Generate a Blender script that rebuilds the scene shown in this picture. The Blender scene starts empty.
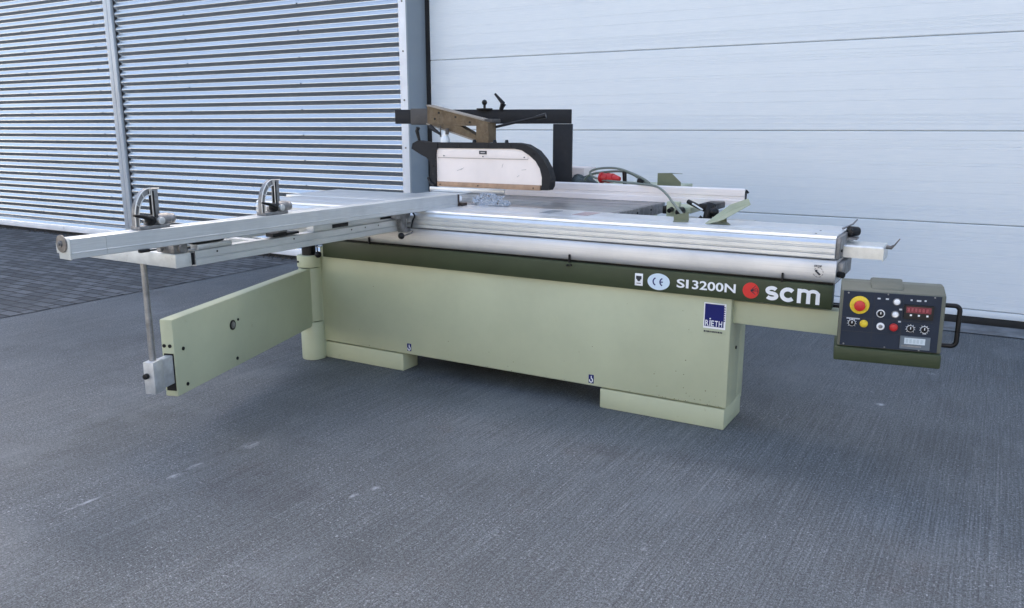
import bpy, bmesh, math, random
from mathutils import Matrix, Vector
R = math.radians
random.seed(7)
scene = bpy.context.scene
COL = scene.collection

# ------------------------------------------------------------------ helpers
class MB:
    """collects shapes and links them as ONE mesh object"""
    def __init__(s, M=None):
        s.bm = bmesh.new(); s.M = M
    def _fin(s, verts, mat, faces=None):
        if faces:
            for f in faces: f.material_index = mat
    def add(s, tb, mat=0, M=None):
        me = bpy.data.meshes.new('t'); 
        for f in tb.faces: f.material_index = mat
        if M is not None: tb.transform(M)
        tb.to_mesh(me); tb.free()
        s.bm.from_mesh(me); bpy.data.meshes.remove(me)
        return s
    def box(s, x0, x1, y0, y1, z0, z1, mat=0, bev=0, seg=2, M=None):
        tb = bmesh.new(); bmesh.ops.create_cube(tb, size=1)
        for v in tb.verts:
            v.co = Vector(((x0+x1)/2 + v.co.x*(x1-x0), (y0+y1)/2 + v.co.y*(y1-y0), (z0+z1)/2 + v.co.z*(z1-z0)))
        if bev: bmesh.ops.bevel(tb, geom=tb.edges[:], offset=bev, segments=seg, affect='EDGES', profile=.5)
        return s.add(tb, mat, M)
    def prism(s, pts, axis, a0, a1, mat=0, bev=0, M=None):
        """pts in the other two axes, extruded along axis"""
        tb = bmesh.new()
        def mk(p, a):
            return {'x': (a, p[0], p[1]), 'y': (p[0], a, p[1]), 'z': (p[0], p[1], a)}[axis]
        A = [tb.verts.new(mk(p, a0)) for p in pts]; B = [tb.verts.new(mk(p, a1)) for p in pts]
        n = len(pts)
        tb.faces.new(A); tb.faces.new(B[::-1])
        for i in range(n): tb.faces.new((A[i], B[i], B[(i+1) % n], A[(i+1) % n]))
        bmesh.ops.recalc_face_normals(tb, faces=tb.faces[:])
        if bev: bmesh.ops.bevel(tb, geom=tb.edges[:], offset=bev, segments=2, affect='EDGES', profile=.5)
        return s.add(tb, mat, M)
    def ring(s, outer, inner, axis, a0, a1, mat=0, M=None):
        """closed band between two open polylines of the same length"""
        pts = outer + inner[::-1]
        return s.prism(pts, axis, a0, a1, mat, 0, M)
    def cyl(s, p0, p1, r0, r1=None, n=20, mat=0, bev=0, M=None):
        r1 = r0 if r1 is None else r1
        p0 = Vector(p0); p1 = Vector(p1); d = p1-p0
        tb = bmesh.new()
        bmesh.ops.create_cone(tb, cap_ends=True, segments=n, radius1=r0, radius2=r1, depth=d.length)
        if bev:
            ed = [e for e in tb.edges if len(e.link_faces) == 2 and any(len(f.verts) > 4 for f in e.link_faces)]
            bmesh.ops.bevel(tb, geom=ed, offset=bev, segments=2, affect='EDGES', profile=.5)
        q = d.to_track_quat('Z', 'Y').to_matrix().to_4x4()
        tb.transform(Matrix.Translation((p0+p1)/2) @ q)
        return s.add(tb, mat, M)
    def ball(s, c, r, mat=0, sc=(1,1,1), M=None, n=14):
        tb = bmesh.new(); bmesh.ops.create_uvsphere(tb, u_segments=n, v_segments=n//2+2, radius=r)
        tb.transform(Matrix.Translation(c) @ Matrix.Diagonal((*sc, 1)))
        return s.add(tb, mat, M)
    def tube(s, path, r, n=10, mat=0, closed=False, M=None):
        tb = bmesh.new(); path = [Vector(p) for p in path]; rings = []
        N = len(path); up = None
        rr = r if isinstance(r, (list, tuple)) else [r]*N
        for i, p in enumerate(path):
            t = (path[min(i+1, N-1)] - path[max(i-1, 0)]).normalized()
            if up is None:
                up = Vector((0,0,1)) if abs(t.z) < .9 else Vector((1,0,0))
            a = t.cross(up).normalized(); b = a.cross(t).normalized(); up = b
            rings.append([tb.verts.new(p + rr[i]*(a*math.cos(2*math.pi*k/n) + b*math.sin(2*math.pi*k/n))) for k in range(n)])
        for i in range(N-1):
            for k in range(n):
                tb.faces.new((rings[i][k], rings[i][(k+1) % n], rings[i+1][(k+1) % n], rings[i+1][k]))
        tb.faces.new(rings[0][::-1]); tb.faces.new(rings[-1])
        bmesh.ops.recalc_face_normals(tb, faces=tb.faces[:])
        return s.add(tb, mat, M)
    def build(s, name, mats, parent=None, origin=(0,0,0), ang=38, M=None):
        if M is not None: s.bm.transform(M)
        me = bpy.data.meshes.new(name); s.bm.to_mesh(me); s.bm.free()
        off = Vector(origin)
        if parent is not None:
            off = Vector(parent['_o']) if '_o' in parent else off
        me.transform(Matrix.Translation(-off))
        for m in (mats if isinstance(mats, (list, tuple)) else [mats]): me.materials.append(m)
        me.polygons.foreach_set('use_smooth', [True]*len(me.polygons))
        me.set_sharp_from_angle(angle=R(ang))
        o = bpy.data.objects.new(name, me); COL.objects.link(o)
        if parent is not None:
            o.parent = parent
            o['_o'] = tuple(off)
        else:
            o.location = off
            o['_o'] = tuple(off)
        return o

def tag(o, label=None, cat=None, group=None, kind=None):
    if label: o['label'] = label
    if cat: o['category'] = cat
    if group: o['group'] = group
    if kind: o['kind'] = kind
    return o
def empty(name, loc, label, cat, group=None):
    o = bpy.data.objects.new(name, None); COL.objects.link(o); o.location = loc
    o.empty_display_size = .1; o['_o'] = tuple(loc)
    return tag(o, label, cat, group)
def arc(cx, cy, r, a0, a1, n):
    return [(cx + r*math.cos(R(a0+(a1-a0)*i/n)), cy + r*math.sin(R(a0+(a1-a0)*i/n))) for i in range(n+1)]
def text_mesh(mb, txt, x, z, h, y, mat=0, off=0.0, width=None, M=None, ext=.0006):
    """letters in the XZ plane facing -Y, lower left at (x, z), capital height h"""
    cu = bpy.data.curves.new('t', 'FONT'); cu.body = txt; cu.size = 1; cu.offset = off; cu.extrude = 0.01
    cu.resolution_u = 4
    ob = bpy.data.objects.new('t', cu); COL.objects.link(ob)
    dg = bpy.context.evaluated_depsgraph_get(); dg.update()
    me = bpy.data.meshes.new_from_object(ob.evaluated_get(dg))
    xs = [v.co.x for v in me.vertices]; ys = [v.co.y for v in me.vertices]
    x0, x1, y0, y1 = min(xs), max(xs), min(ys), max(ys)
    sy = h/(y1-y0); sx = width/(x1-x0) if width else sy
    T = Matrix(((sx,0,0,x-x0*sx),(0,0,-ext/.01,y),(0,sy,0,z-y0*sy),(0,0,0,1)))
    tb = bmesh.new(); tb.from_mesh(me)
    bpy.data.objects.remove(ob); bpy.data.curves.remove(cu); bpy.data.meshes.remove(me)
    for f in tb.faces: f.material_index = mat
    tb.transform(T)
    bmesh.ops.recalc_face_normals(tb, faces=tb.faces[:])
    mb.add(tb, mat, M)

# ------------------------------------------------------------------ materials
def newmat(name):
    m = bpy.data.materials.new(name); m.use_nodes = True
    nt = m.node_tree; b = nt.nodes['Principled BSDF']
    return m, nt, b
def N(nt, t, **kw):
    n = nt.nodes.new(t)
    for k, v in kw.items():
        if k in n.inputs: n.inputs[k].default_value = v
        else: setattr(n, k, v)
    return n
def L(nt, a, b): nt.links.new(a, b)
def coords(nt, scale=(1,1,1), loc=(0,0,0)):
    tc = N(nt, 'ShaderNodeNewGeometry'); mp = N(nt, 'ShaderNodeMapping')
    mp.inputs['Scale'].default_value = scale; mp.inputs['Location'].default_value = loc
    L(nt, tc.outputs['Position'], mp.inputs['Vector']); return mp.outputs['Vector']
def noise(nt, scale, detail=4, rough=.55, sc=(1,1,1), loc=(0,0,0)):
    n = N(nt, 'ShaderNodeTexNoise'); n.inputs['Scale'].default_value = scale
    n.inputs['Detail'].default_value = detail; n.inputs['Roughness'].default_value = rough
    L(nt, coords(nt, sc, loc), n.inputs['Vector']); return n.outputs['Fac']
def ramp(nt, fac, a, b, ca=(0,0,0,1), cb=(1,1,1,1)):
    r = N(nt, 'ShaderNodeValToRGB'); r.color_ramp.elements[0].position = a; r.color_ramp.elements[1].position = b
    r.color_ramp.elements[0].color = ca; r.color_ramp.elements[1].color = cb
    L(nt, fac, r.inputs['Fac']); return r.outputs['Color']
def mix(nt, fac, a, b, mode='MIX'):
    m = N(nt, 'ShaderNodeMix', data_type='RGBA', blend_type=mode)
    for s, v in ((0, fac), (6, a), (7, b)):
        if hasattr(v, 'links'): L(nt, v, m.inputs[s])
        else: m.inputs[s].default_value = v if s == 0 or len(v) == 4 else (*v, 1)
    return m.outputs[2]
def bump(nt, b, h, strength=.2, dist=.002):
    n = N(nt, 'ShaderNodeBump'); n.inputs['Strength'].default_value = strength; n.inputs['Distance'].default_value = dist
    L(nt, h, n.inputs['Height']); L(nt, n.outputs['Normal'], b.inputs['Normal'])
def math_n(nt, op, a, b=None, clamp=False):
    m = N(nt, 'ShaderNodeMath', operation=op); m.use_clamp = clamp
    for i, v in ((0, a), (1, b)):
        if v is None: continue
        if hasattr(v, 'links'): L(nt, v, m.inputs[i])
        else: m.inputs[i].default_value = v
    return m.outputs[0]

def simple(name, col, rough=.5, metal=0, wear=.08, wscale=6, bstr=.05, bscale=400, dirt=None, coat=0, spec=.5):
    m, nt, b = newmat(name)
    f = noise(nt, wscale, 6, .6)
    d = tuple(max(0, c*(1-wear*2)) for c in col); l = tuple(min(1, c*(1+wear)) for c in col)
    c = mix(nt, ramp(nt, f, .3, .7), d, l)
    if dirt:
        g = ramp(nt, noise(nt, dirt[1], 8, .7, loc=(3,1,2)), dirt[2], dirt[3])
        c = mix(nt, g, c, dirt[0])
    L(nt, c, b.inputs['Base Color'])
    b.inputs['Roughness'].default_value = rough; b.inputs['Metallic'].default_value = metal
    r = math_n(nt, 'MULTIPLY_ADD', noise(nt, wscale*3, 5, .6), .25); r.node.inputs[2].default_value = rough-.12
    L(nt, r, b.inputs['Roughness'])
    b.inputs['Specular IOR Level'].default_value = spec
    if bstr: bump(nt, b, noise(nt, bscale, 2), bstr, .001)
    return m

CREAM = simple('cream_paint', (.465,.497,.342), .45, wear=.05, wscale=2.5, bstr=.3, bscale=240, dirt=((.33,.31,.2), 22, .64, .82))
GREEN = simple('dark_green_paint', (.044,.058,.028), .45, spec=.3, wear=.08, bstr=.2, bscale=300)
OLIVE = simple('olive_paint', (.17,.185,.11), .5, wear=.1)
GREYHOOD = simple('grey_console_paint', (.115,.12,.09), .55, wear=.06, bstr=.3, bscale=300)
NAVY = simple('console_face', (.021,.029,.046), .55, spec=.2, wear=.06, bstr=.03)
BLACK = simple('black_plastic', (.008,.008,.009), .4, spec=.3, wear=.1)
BLACKP = simple('black_steel_paint', (.010,.011,.014), .55, spec=.3, wear=.15, wscale=12, dirt=((.05,.045,.04), 14, .62, .85))
DUSTY = simple('dusty_brown_casting', (.125,.085,.045), .75, wear=.15, wscale=14, bstr=.3, bscale=150, dirt=((.19,.145,.09), 45, .45, .8))
GREYB = simple('grey_brown_sleeve', (.075,.068,.062), .6, wear=.1, wscale=20)
RUST = simple('rusty_steel', (.22,.20,.18), .5, .35, wear=.3, wscale=25)
WHITEP = simple('white_panel', (.84,.75,.69), .45, wear=.035, wscale=5, dirt=((.5,.42,.38), 30, .66, .8))
WOOD = simple('wood_strip', (.42,.27,.17), .6, wear=.15, wscale=20)
RED = simple('red_plastic', (.50,.018,.02), .35, wear=.05)
REDP = simple('red_print', (.62,.02,.015), .45, wear=.02, bstr=0)
YELLOW = simple('yellow_plastic', (.75,.55,.03), .4, wear=.05)
WHITE = simple('white_print', (.82,.83,.84), .45, wear=.02, bstr=0)
LBLUE = simple('pale_sticker', (.62,.74,.84), .35, wear=.02, bstr=0)
STBLUE = simple('blue_sticker', (.012,.016,.13), .35, spec=.2, wear=.04, bstr=0)
INK = simple('black_print', (.02,.025,.035), .5, wear=.02, bstr=0)
RUBBER = simple('black_rubber', (.012,.012,.012), .7, wear=.2)
CASTAL = simple('cast_aluminium', (.27,.27,.27), .5, .6, wear=.25, wscale=30, bstr=.4, bscale=300)
CABLE = simple('grey_green_cable', (.17,.20,.17), .5)
CLEARW = simple('frosted_white', (.72,.75,.76), .3)

def brushed(name, col, rough, axis_scale, metal=1.0, smudge=.12):
    m, nt, b = newmat(name)
    s = noise(nt, 1, 4, .6, axis_scale)
    big = noise(nt, 3.5, 6, .65)
    c = mix(nt, ramp(nt, s, .3, .7), tuple(x*.9 for x in col), tuple(min(1, x*1.07) for x in col))
    c = mix(nt, ramp(nt, big, .45, .8), c, tuple(x*(1-smudge*1.6) for x in col))
    L(nt, c, b.inputs['Base Color']); b.inputs['Metallic'].default_value = metal
    r = math_n(nt, 'MULTIPLY_ADD', big, .22); r.node.inputs[2].default_value = rough-.1
    L(nt, r, b.inputs['Roughness'])
    bump(nt, b, s, .04, .001)
    return m
ALU_X = brushed('aluminium_along', (.70,.725,.74), .36, (3, 260, 260), .75)
ALU_Y = brushed('aluminium_across', (.66,.68,.68), .45, (260, 3, 260), .75)
BEAM = brushed('satin_beam_aluminium', (.63,.625,.615), .48, (3, 320, 320), .7)
IRON = brushed('ground_cast_iron', (.38,.38,.39), .38, (2, 90, 90), .9, .2)
ZINC = brushed('zinc_plate', (.70,.72,.71), .42, (40, 40, 40), .8)
FENCE_X = brushed('rip_fence_aluminium', (.84,.79,.77), .45, (3, 300, 300), .2, .05)

# corrugated metal facade
def facade_mat():
    m, nt, b = newmat('corrugated_metal')
    big = noise(nt, .35, 5, .6, (1,1,1)); fine = noise(nt, 1, 3, .5, (.5, 6, 6))
    c = mix(nt, ramp(nt, big, .3, .7), (.48,.51,.53), (.58,.61,.63))
    c = mix(nt, ramp(nt, fine, .5, .9), c, (.45,.48,.50))
    L(nt, c, b.inputs['Base Color']); b.inputs['Metallic'].default_value = .85
    r = math_n(nt, 'MULTIPLY_ADD', fine, .06); r.node.inputs[2].default_value = .20
    L(nt, r, b.inputs['Roughness']); return m
SHEET = facade_mat()
FLASH = simple('flashing_metal', (.52,.57,.62), .45, .3, wear=.06, wscale=2, bstr=0)
TRIMW = simple('white_corner_trim', (.85,.86,.88), .4, 0, wear=.06, wscale=3, dirt=((.35,.33,.3), 12, .62, .85))
JAMB = simple('grey_jamb_paint', (.24,.28,.315), .45, 0, wear=.04, wscale=2)
def door_mat():
    m, nt, b = newmat('sectional_door_paint')
    big = noise(nt, .8, 4, .6); gr = noise(nt, 1, 3, .6, (6, 200, 200)); st = noise(nt, 1.2, 5, .65, (.5,1,3))
    c = mix(nt, ramp(nt, big, .3, .7), (.73,.765,.785), (.78,.81,.82))
    c = mix(nt, ramp(nt, gr, .3, .8), c, (.66,.71,.745))
    c = mix(nt, ramp(nt, st, .68, 1.0), c, (.60,.655,.69))
    L(nt, c, b.inputs['Base Color']); b.inputs['Roughness'].default_value = .38
    bump(nt, b, gr, .25, .0015); return m
DOORM = door_mat()

def concrete():
    m, nt, b = newmat('brushed_concrete')
    big = noise(nt, .55, 6, .6, (1,.7,1), (4,2,0)); mid = noise(nt, 2.3, 7, .68)
    grain = noise(nt, 210, 3, .75); grain2 = noise(nt, 60, 6, .85)
    wv = N(nt, 'ShaderNodeTexWave', wave_type='BANDS', bands_direction='X'); wv.inputs['Scale'].default_value = 25.0
    wv.inputs['Distortion'].default_value = 3.5; wv.inputs['Detail'].default_value = 3; wv.inputs['Detail Scale'].default_value = 1.0; wv.inputs['Detail Roughness'].default_value = .7
    L(nt, coords(nt, (1, .10, 1)), wv.inputs['Vector'])
    lines = math_n(nt, 'ADD', math_n(nt, 'MULTIPLY', wv.outputs['Fac'], .06), math_n(nt, 'MULTIPLY', noise(nt, 1, 5, .78, (160, 2.2, 1)), .94)); lines2 = noise(nt, 1, 3, .6, (48, .45, 1), (7,0,0))
    fade = noise(nt, .8, 3, .5, (1,1,1), (9,9,0))
    c = mix(nt, ramp(nt, big, .40, .62), (.058,.065,.070), (.098,.105,.109))
    c = mix(nt, ramp(nt, mid, .35, .75), c, (.098,.107,.113))
    dark = ramp(nt, noise(nt, .9, 8, .7, (.8,1.2,1), (1.3,5.1,0)), .58, .72)
    c = mix(nt, math_n(nt, 'MULTIPLY', dark, .7), c, (.045,.045,.05))
    rust = ramp(nt, noise(nt, 2.6, 8, .75, (1,1,1), (8,3,0)), .58, .74)
    c = mix(nt, math_n(nt, 'MULTIPLY', rust, .45), c, (.085,.068,.062))
    ln = ramp(nt, lines, .42, .64, (.72,.72,.72,1), (2.1,2.1,2.1,1))
    c = mix(nt, math_n(nt, 'MULTIPLY_ADD', ramp(nt, fade, .3, .65), .33), c, mix(nt, 1.0, c, ln, 'MULTIPLY'))
    [n for n in nt.nodes if n.type == 'MATH' and n.operation == 'MULTIPLY_ADD'][-1].inputs[2].default_value = .26
    ln2 = ramp(nt, lines2, .57, .70)
    c = mix(nt, math_n(nt, 'MULTIPLY', ln2, .17), c, (.22,.225,.23))
    gd = ramp(nt, grain, .36, .64, (.2,.2,.21,1), (1.9,1.9,1.9,1))
    c = mix(nt, .9, c, mix(nt, 1.0, c, gd, 'MULTIPLY'))
    g3 = ramp(nt, noise(nt, 85, 3, .8, (1,1,1), (1,4,0)), .36, .64, (.5,.5,.5,1), (1.5,1.5,1.5,1))
    c = mix(nt, .8, c, mix(nt, 1.0, c, g3, 'MULTIPLY'))
    gl = ramp(nt, grain2, .60, .74)
    c = mix(nt, math_n(nt, 'MULTIPLY', gl, .5), c, (.25,.26,.265))
    pit = ramp(nt, noise(nt, 55, 4, .8, (1,1,1), (3,8,0)), .24, .36, (1,1,1,1), (0,0,0,1))
    c = mix(nt, math_n(nt, 'MULTIPLY', pit, .6), c, (.035,.037,.04))
    # white specks
    v = N(nt, 'ShaderNodeTexVoronoi'); v.inputs['Scale'].default_value = 24; v.inputs['Randomness'].default_value = 1
    L(nt, coords(nt, (1,1,0)), v.inputs['Vector'])
    sp = math_n(nt, 'LESS_THAN', v.outputs['Distance'], .06)
    pick = math_n(nt, 'GREATER_THAN', N(nt, 'ShaderNodeSeparateColor').outputs[0], .66)
    L(nt, v.outputs['Color'], pick.node.inputs[0].node.inputs[0]) if False else None
    sc = pick.node.inputs[0].links[0].from_node; L(nt, v.outputs['Color'], sc.inputs[0])
    sp = math_n(nt, 'MULTIPLY', sp, pick)
    c = mix(nt, math_n(nt, 'MULTIPLY', sp, .6), c, (.5,.52,.54))
    fl = math_n(nt, 'MULTIPLY', ramp(nt, noise(nt, 95, 2, .5, (1,1,1), (2,6,0)), .63, .70), ramp(nt, noise(nt, 3, 4, .6), .4, .6))
    c = mix(nt, math_n(nt, 'MULTIPLY', fl, .8), c, (.36,.38,.40))
    pl = ramp(nt, noise(nt, 1.4, 7, .75, (1,.8,1), (6,1,0)), .52, .72)
    c = mix(nt, math_n(nt, 'MULTIPLY', pl, .45), c, (.19,.205,.215))
    # scuffed chalky streaks at fixed spots of the yard
    geo = N(nt, 'ShaderNodeNewGeometry'); br = noise(nt, 30, 5, .75, (1,.35,1))
    for (sx, sy, lx, ly) in SCUFFS:
        mp = N(nt, 'ShaderNodeMapping'); mp.vector_type = 'TEXTURE'
        mp.inputs['Location'].default_value = (sx, sy, 0); mp.inputs['Scale'].default_value = (lx, ly, 1)
        L(nt, geo.outputs['Position'], mp.inputs['Vector'])
        ln_ = N(nt, 'ShaderNodeVectorMath', operation='LENGTH'); L(nt, mp.outputs[0], ln_.inputs[0])
        k = math_n(nt, 'SUBTRACT', 1.0, ln_.outputs['Value'], True)
        k = math_n(nt, 'MULTIPLY', k, ramp(nt, br, .40, .62))
        c = mix(nt, math_n(nt, 'MULTIPLY', k, 1.1, True), c, (.42,.44,.46))
    L(nt, c, b.inputs['Base Color'])
    rr = math_n(nt, 'MULTIPLY_ADD', mid, .25); rr.node.inputs[2].default_value = .62
    L(nt, rr, b.inputs['Roughness'])
    h = math_n(nt, 'ADD', math_n(nt, 'MULTIPLY', lines, .9), math_n(nt, 'MULTIPLY', grain, .5))
    h = math_n(nt, 'ADD', h, math_n(nt, 'MULTIPLY', grain2, .5))
    bump(nt, b, h, .55, .004)
    return m
SCUFFS = []
CAM_H = 1.335
# positions on the ground of the pale scuffs
SCUFFS += [(-2.64,2.27,.035,.055), (-2.66,2.0,.018,.05), (-2.65,1.90,.02,.04), (-2.73,1.60,.012,.13), (-1.90,2.21,.02,.025), (-1.93,2.12,.015,.03), (-.86,2.3,.015,.02), (-.38,4.2,.03,.03), (-.2,4.9,.03,.03)]
CONC = concrete()

def pavers():
    m, nt, b = newmat('brick_paving')
    br = N(nt, 'ShaderNodeTexBrick'); br.inputs['Scale'].default_value = 1
    br.inputs['Brick Width'].default_value = .20; br.inputs['Row Height'].default_value = .10
    br.inputs['Mortar Size'].default_value = .009; br.inputs['Mortar Smooth'].default_value = .3; br.inputs['Bias'].default_value = 0
    br.inputs['Color1'].default_value = (.16,.17,.18,1); br.inputs['Color2'].default_value = (.07,.075,.082,1); br.inputs['Mortar'].default_value = (.012,.012,.012,1)
    L(nt, coords(nt), br.inputs['Vector'])
    c = mix(nt, ramp(nt, noise(nt, 1.3, 6, .7), .5, .8), br.outputs['Color'], (.05,.055,.06))
    c = mix(nt, ramp(nt, noise(nt, 2.0, 6, .7, (.6,1.6,1), (5,5,0)), .6, .72), c, (.15,.155,.165))
    g = noise(nt, 120, 3, .7)
    c = mix(nt, .4, c, mix(nt, 1.0, c, ramp(nt, g, .3, .6), 'MULTIPLY'))
    L(nt, c, b.inputs['Base Color']); b.inputs['Roughness'].default_value = .8
    h = math_n(nt, 'SUBTRACT', math_n(nt, 'MULTIPLY', g, .2), br.outputs['Fac']); bump(nt, b, h, .7, .006)
    return m
PAVE = pavers()
THRESH = simple('threshold_concrete', (.20,.21,.22), .8, wear=.25, wscale=5, bstr=.4, bscale=90, dirt=((.06,.06,.06), 4, .55, .75))

# ------------------------------------------------------------------ world, sun, camera
SUN_EL, SUN_AZ = 42, -18         # the sun stands behind the building
w = bpy.data.worlds.new('World'); scene.world = w; w.use_nodes = True
nt = w.node_tree; bg = nt.nodes['Background']
sky = nt.nodes.new('ShaderNodeTexSky'); sky.sky_type = 'NISHITA'; sky.sun_disc = False
sky.sun_elevation = R(SUN_EL); sky.sun_rotation = R(SUN_AZ); sky.air_density = 1.0; sky.dust_density = 5.0; sky.ozone_density = 0.0
nt.links.new(sky.outputs[0], bg.inputs[0]); bg.inputs[1].default_value = .13
sun = bpy.data.lights.new('sun', 'SUN'); sun.energy = 4.5; sun.angle = R(.53); sun.color = (1, .94, .86)
so = bpy.data.objects.new('sun', sun); COL.objects.link(so)
sd = Vector((math.sin(R(SUN_AZ))*math.cos(R(SUN_EL)), math.cos(R(SUN_AZ))*math.cos(R(SUN_EL)), math.sin(R(SUN_EL))))
so.rotation_euler = sd.to_track_quat('Z', 'Y').to_euler(); so.location = (0, 0, 12)

cam = bpy.data.cameras.new('camera'); co = bpy.data.objects.new('camera', cam); COL.objects.link(co)
cam.sensor_width = 36; cam.lens = 36*818.98/1024; cam.clip_start = .05; cam.clip_end = 500
pi_, ro_, ya_ = .214346602, -.000897155, .532298064
cy, sy, cp, sp = math.cos(ya_), math.sin(ya_), math.cos(pi_), math.sin(pi_)
fw = Vector((-sy*cp, cy*cp, -sp)); rt = Vector((cy, sy, 0)); up = rt.cross(fw)
r2 = rt*math.cos(ro_) + up*math.sin(ro_); u2 = up*math.cos(ro_) - rt*math.sin(ro_)
co.matrix_world = Matrix(((r2.x, u2.x, -fw.x, 0), (r2.y, u2.y, -fw.y, 0), (r2.z, u2.z, -fw.z, CAM_H), (0,0,0,1)))
scene.camera = co
scene.view_settings.view_transform = 'Standard'; scene.view_settings.look = 'None'
scene.view_settings.exposure = 2.16; scene.view_settings.gamma = 1

# ------------------------------------------------------------------ ground
def sheet(name, x0, x1, y0, y1, z, mat, nx=1, ny=1):
    bm = bmesh.new()
    vs = [[bm.verts.new((x0+(x1-x0)*i/nx, y0+(y1-y0)*j/ny, z)) for i in range(nx+1)] for j in range(ny+1)]
    for j in range(ny):
        for i in range(nx): bm.faces.new((vs[j][i], vs[j][i+1], vs[j+1][i+1], vs[j+1][i]))
    me = bpy.data.meshes.new(name); bm.to_mesh(me); bm.free(); me.materials.append(mat)
    o = bpy.data.objects.new(name, me); COL.objects.link(o); o['kind'] = 'structure'; return o
sheet('concrete_yard', -150, 150, -150, 150, 0, CONC)
sheet('brick_paving', -40, -6.0, -30, 6.03, .004, PAVE)
sheet('door_threshold', -4.605, 2.4, 6.01, 6.40, .006, THRESH)

# ------------------------------------------------------------------ warehouse facade
YW, YD = 6.04, 6.295
H_B = 5.5
wh = empty('warehouse_wall', (-8, YW, 0), 'long corrugated silver metal warehouse wall with horizontal ribs, left of the white door', 'wall')
def corr(x0, x1, z0, z1, yc=YW):
    per = .0818; bm = bmesh.new(); amp = .021; prof = []
    # one rib: flat crest, slope, narrow valley
    shape = [(0,-1.0),(.08,-.97),(.16,-.82),(.36,-.22),(.44,-.06),(.50,.0),(.56,-.05),(.62,-.18),(.90,-.86),(.95,-.98)]
    z = z0
    while z < z1:
        for t, d in shape:
            zz = z + t*per
            if zz < z1: prof.append((yc + .02 + d*amp, zz))
        z += per
    xs = [x0 + (x1-x0)*i/8 for i in range(9)]
    rows = [[bm.verts.new((x, y, zz)) for x in xs] for y, zz in prof]
    for a, b_ in zip(rows, rows[1:]):
        for i in range(8): bm.faces.new((a[i], a[i+1], b_[i+1], b_[i]))
    mb = MB(); mb.bm.free(); mb.bm = bm; return mb
def screws(mb, x0, x1, z1, dx=1.35, x_first=None):
    z = .10 + .0818*2.0; k = 0
    while z < z1:
        x = (x_first or x0+.5)
        while x < x1:
            mb.cyl((x, YW+.004, z), (x, YW-.005, z), .007, n=8, mat=1)
            x += dx
        z += .0818*3 if z < 3.2 else .0818*4
    return mb
m_ = corr(-24, -8.85, .10, H_B); screws(m_, -24, -8.9, 3.2, 1.45, -16.35); m_.build('cladding_sheet', [SHEET, BLACK], wh)
m_ = corr(-8.71, -4.69, .10, H_B); screws(m_, -8.3, -4.8, 3.2, 1.62, -7.55); m_.build('cladding_sheet', [SHEET, BLACK], wh)
m_ = corr(-4.70, 2.4, 3.16, H_B); m_.build('cladding_sheet', SHEET, wh)
m_ = corr(2.5, 9, .10, H_B); m_.build('cladding_sheet', SHEET, wh)
mb = MB()
mb.box(-8.87, -8.808, YW-.022, YW+.03, .06, H_B, bev=.004)
mb.box(-8.798, -8.735, YW-.024, YW+.03, .06, H_B, bev=.004)
mb.box(-8.808, -8.798, YW-.006, YW+.03, .06, H_B, mat=1)
mb.box(-8.735, -8.70, YW+.012, YW+.03, .06, H_B, mat=1)  # black strip stands in for the shadow at the rib ends
mb.build('joint_flashing', [FLASH, BLACK], wh)
mb = MB(); mb.box(-24, -8.872, YW-.018, YW+.03, .035, .10, bev=.003); mb.box(-8.733, -4.715, YW-.018, YW+.03, .035, .10, bev=.003)
mb.box(-24, -4.70, YW+.0, YW+.04, -.05, .034, mat=1)
mb.build('base_flashing', [TRIMW, RUBBER], wh)
mb = MB(); mb.box(-4.705, -4.624, YW-.02, YW+.02, .0, H_B, bev=.004)
for z in [i*.42+.3 for i in range(8)]: mb.cyl((-4.66, YW-.018, z), (-4.66, YW-.026, z), .008, n=8, mat=1)
mb.build('corner_trim', [TRIMW, RUST], wh)
mb = MB(); mb.box(-4.623, -4.609, YW-.02, YD+.02, 0, 3.16); mb.box(-4.62, 2.4, YW-.02, YD+.15, 3.12, 3.16)
mb.box(2.4, 2.5, YW-.02, YD+.15, 0, 3.16)
mb.build('door_reveal', [JAMB], wh)
mb = MB(); mb.box(-24, 9, YW+.06, YW+.16, 3.2, H_B); mb.box(-24, -4.72, YW+.06, YW+.16, 0, 3.2); mb.box(2.52, 9, YW+.06, YW+.16, 0, 3.2)
mb.box(-24, 9, YW-.05, YW+14, H_B, H_B+.12); mb.box(-24, -23.9, YW+.17, YW+14, 0, H_B); mb.box(8.9, 9, YW+.17, YW+14, 0, H_B)
mb.build('wall_core', [JAMB], wh)

ow = empty('added_bounce_warehouse', (0, -13, 0), 'added pale warehouse out of view behind the camera, bouncing sunlight onto the machine', 'warehouse')  # unseen building, added to bounce warm sunlight onto the saw front
mb = MB(); mb.box(-30, 30, -24, -13, 0, 6, bev=.02); mb.build('wall', simple('pale_render', (.31,.30,.285), .8, wear=.05, wscale=1), ow)
mb = MB(); mb.box(-30.3, 30.3, -24.3, -12.7, 6.0, 6.25, bev=.02); mb.build('roof', FLASH, ow)
for i in range(8):
    mb = MB(); mb.box(-26+i*7, -22.5+i*7, -13.01, -12.95, 3.2, 4.4, bev=.01); mb.build('window', simple('dark_glass', (.03,.04,.05), .1) if i == 0 else bpy.data.materials['dark_glass'], ow)
ob = empty('added_bounce_barn', (-64, -13, 0), 'added sand coloured warehouse out of view far to the left behind the camera, for warm reflected light', 'warehouse')  # second unseen building, added to give the cladding a warm reflection
mb = MB(); mb.box(-100, -37, -24, -13, 0, 5, bev=.02); mb.build('wall', simple('sand_render', (.62,.53,.42), .8, wear=.05, wscale=1), ob)
mb = MB(); mb.box(-100.3, -36.7, -24.3, -12.7, 5.0, 5.25, bev=.02); mb.build('roof', FLASH, ob)
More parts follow.
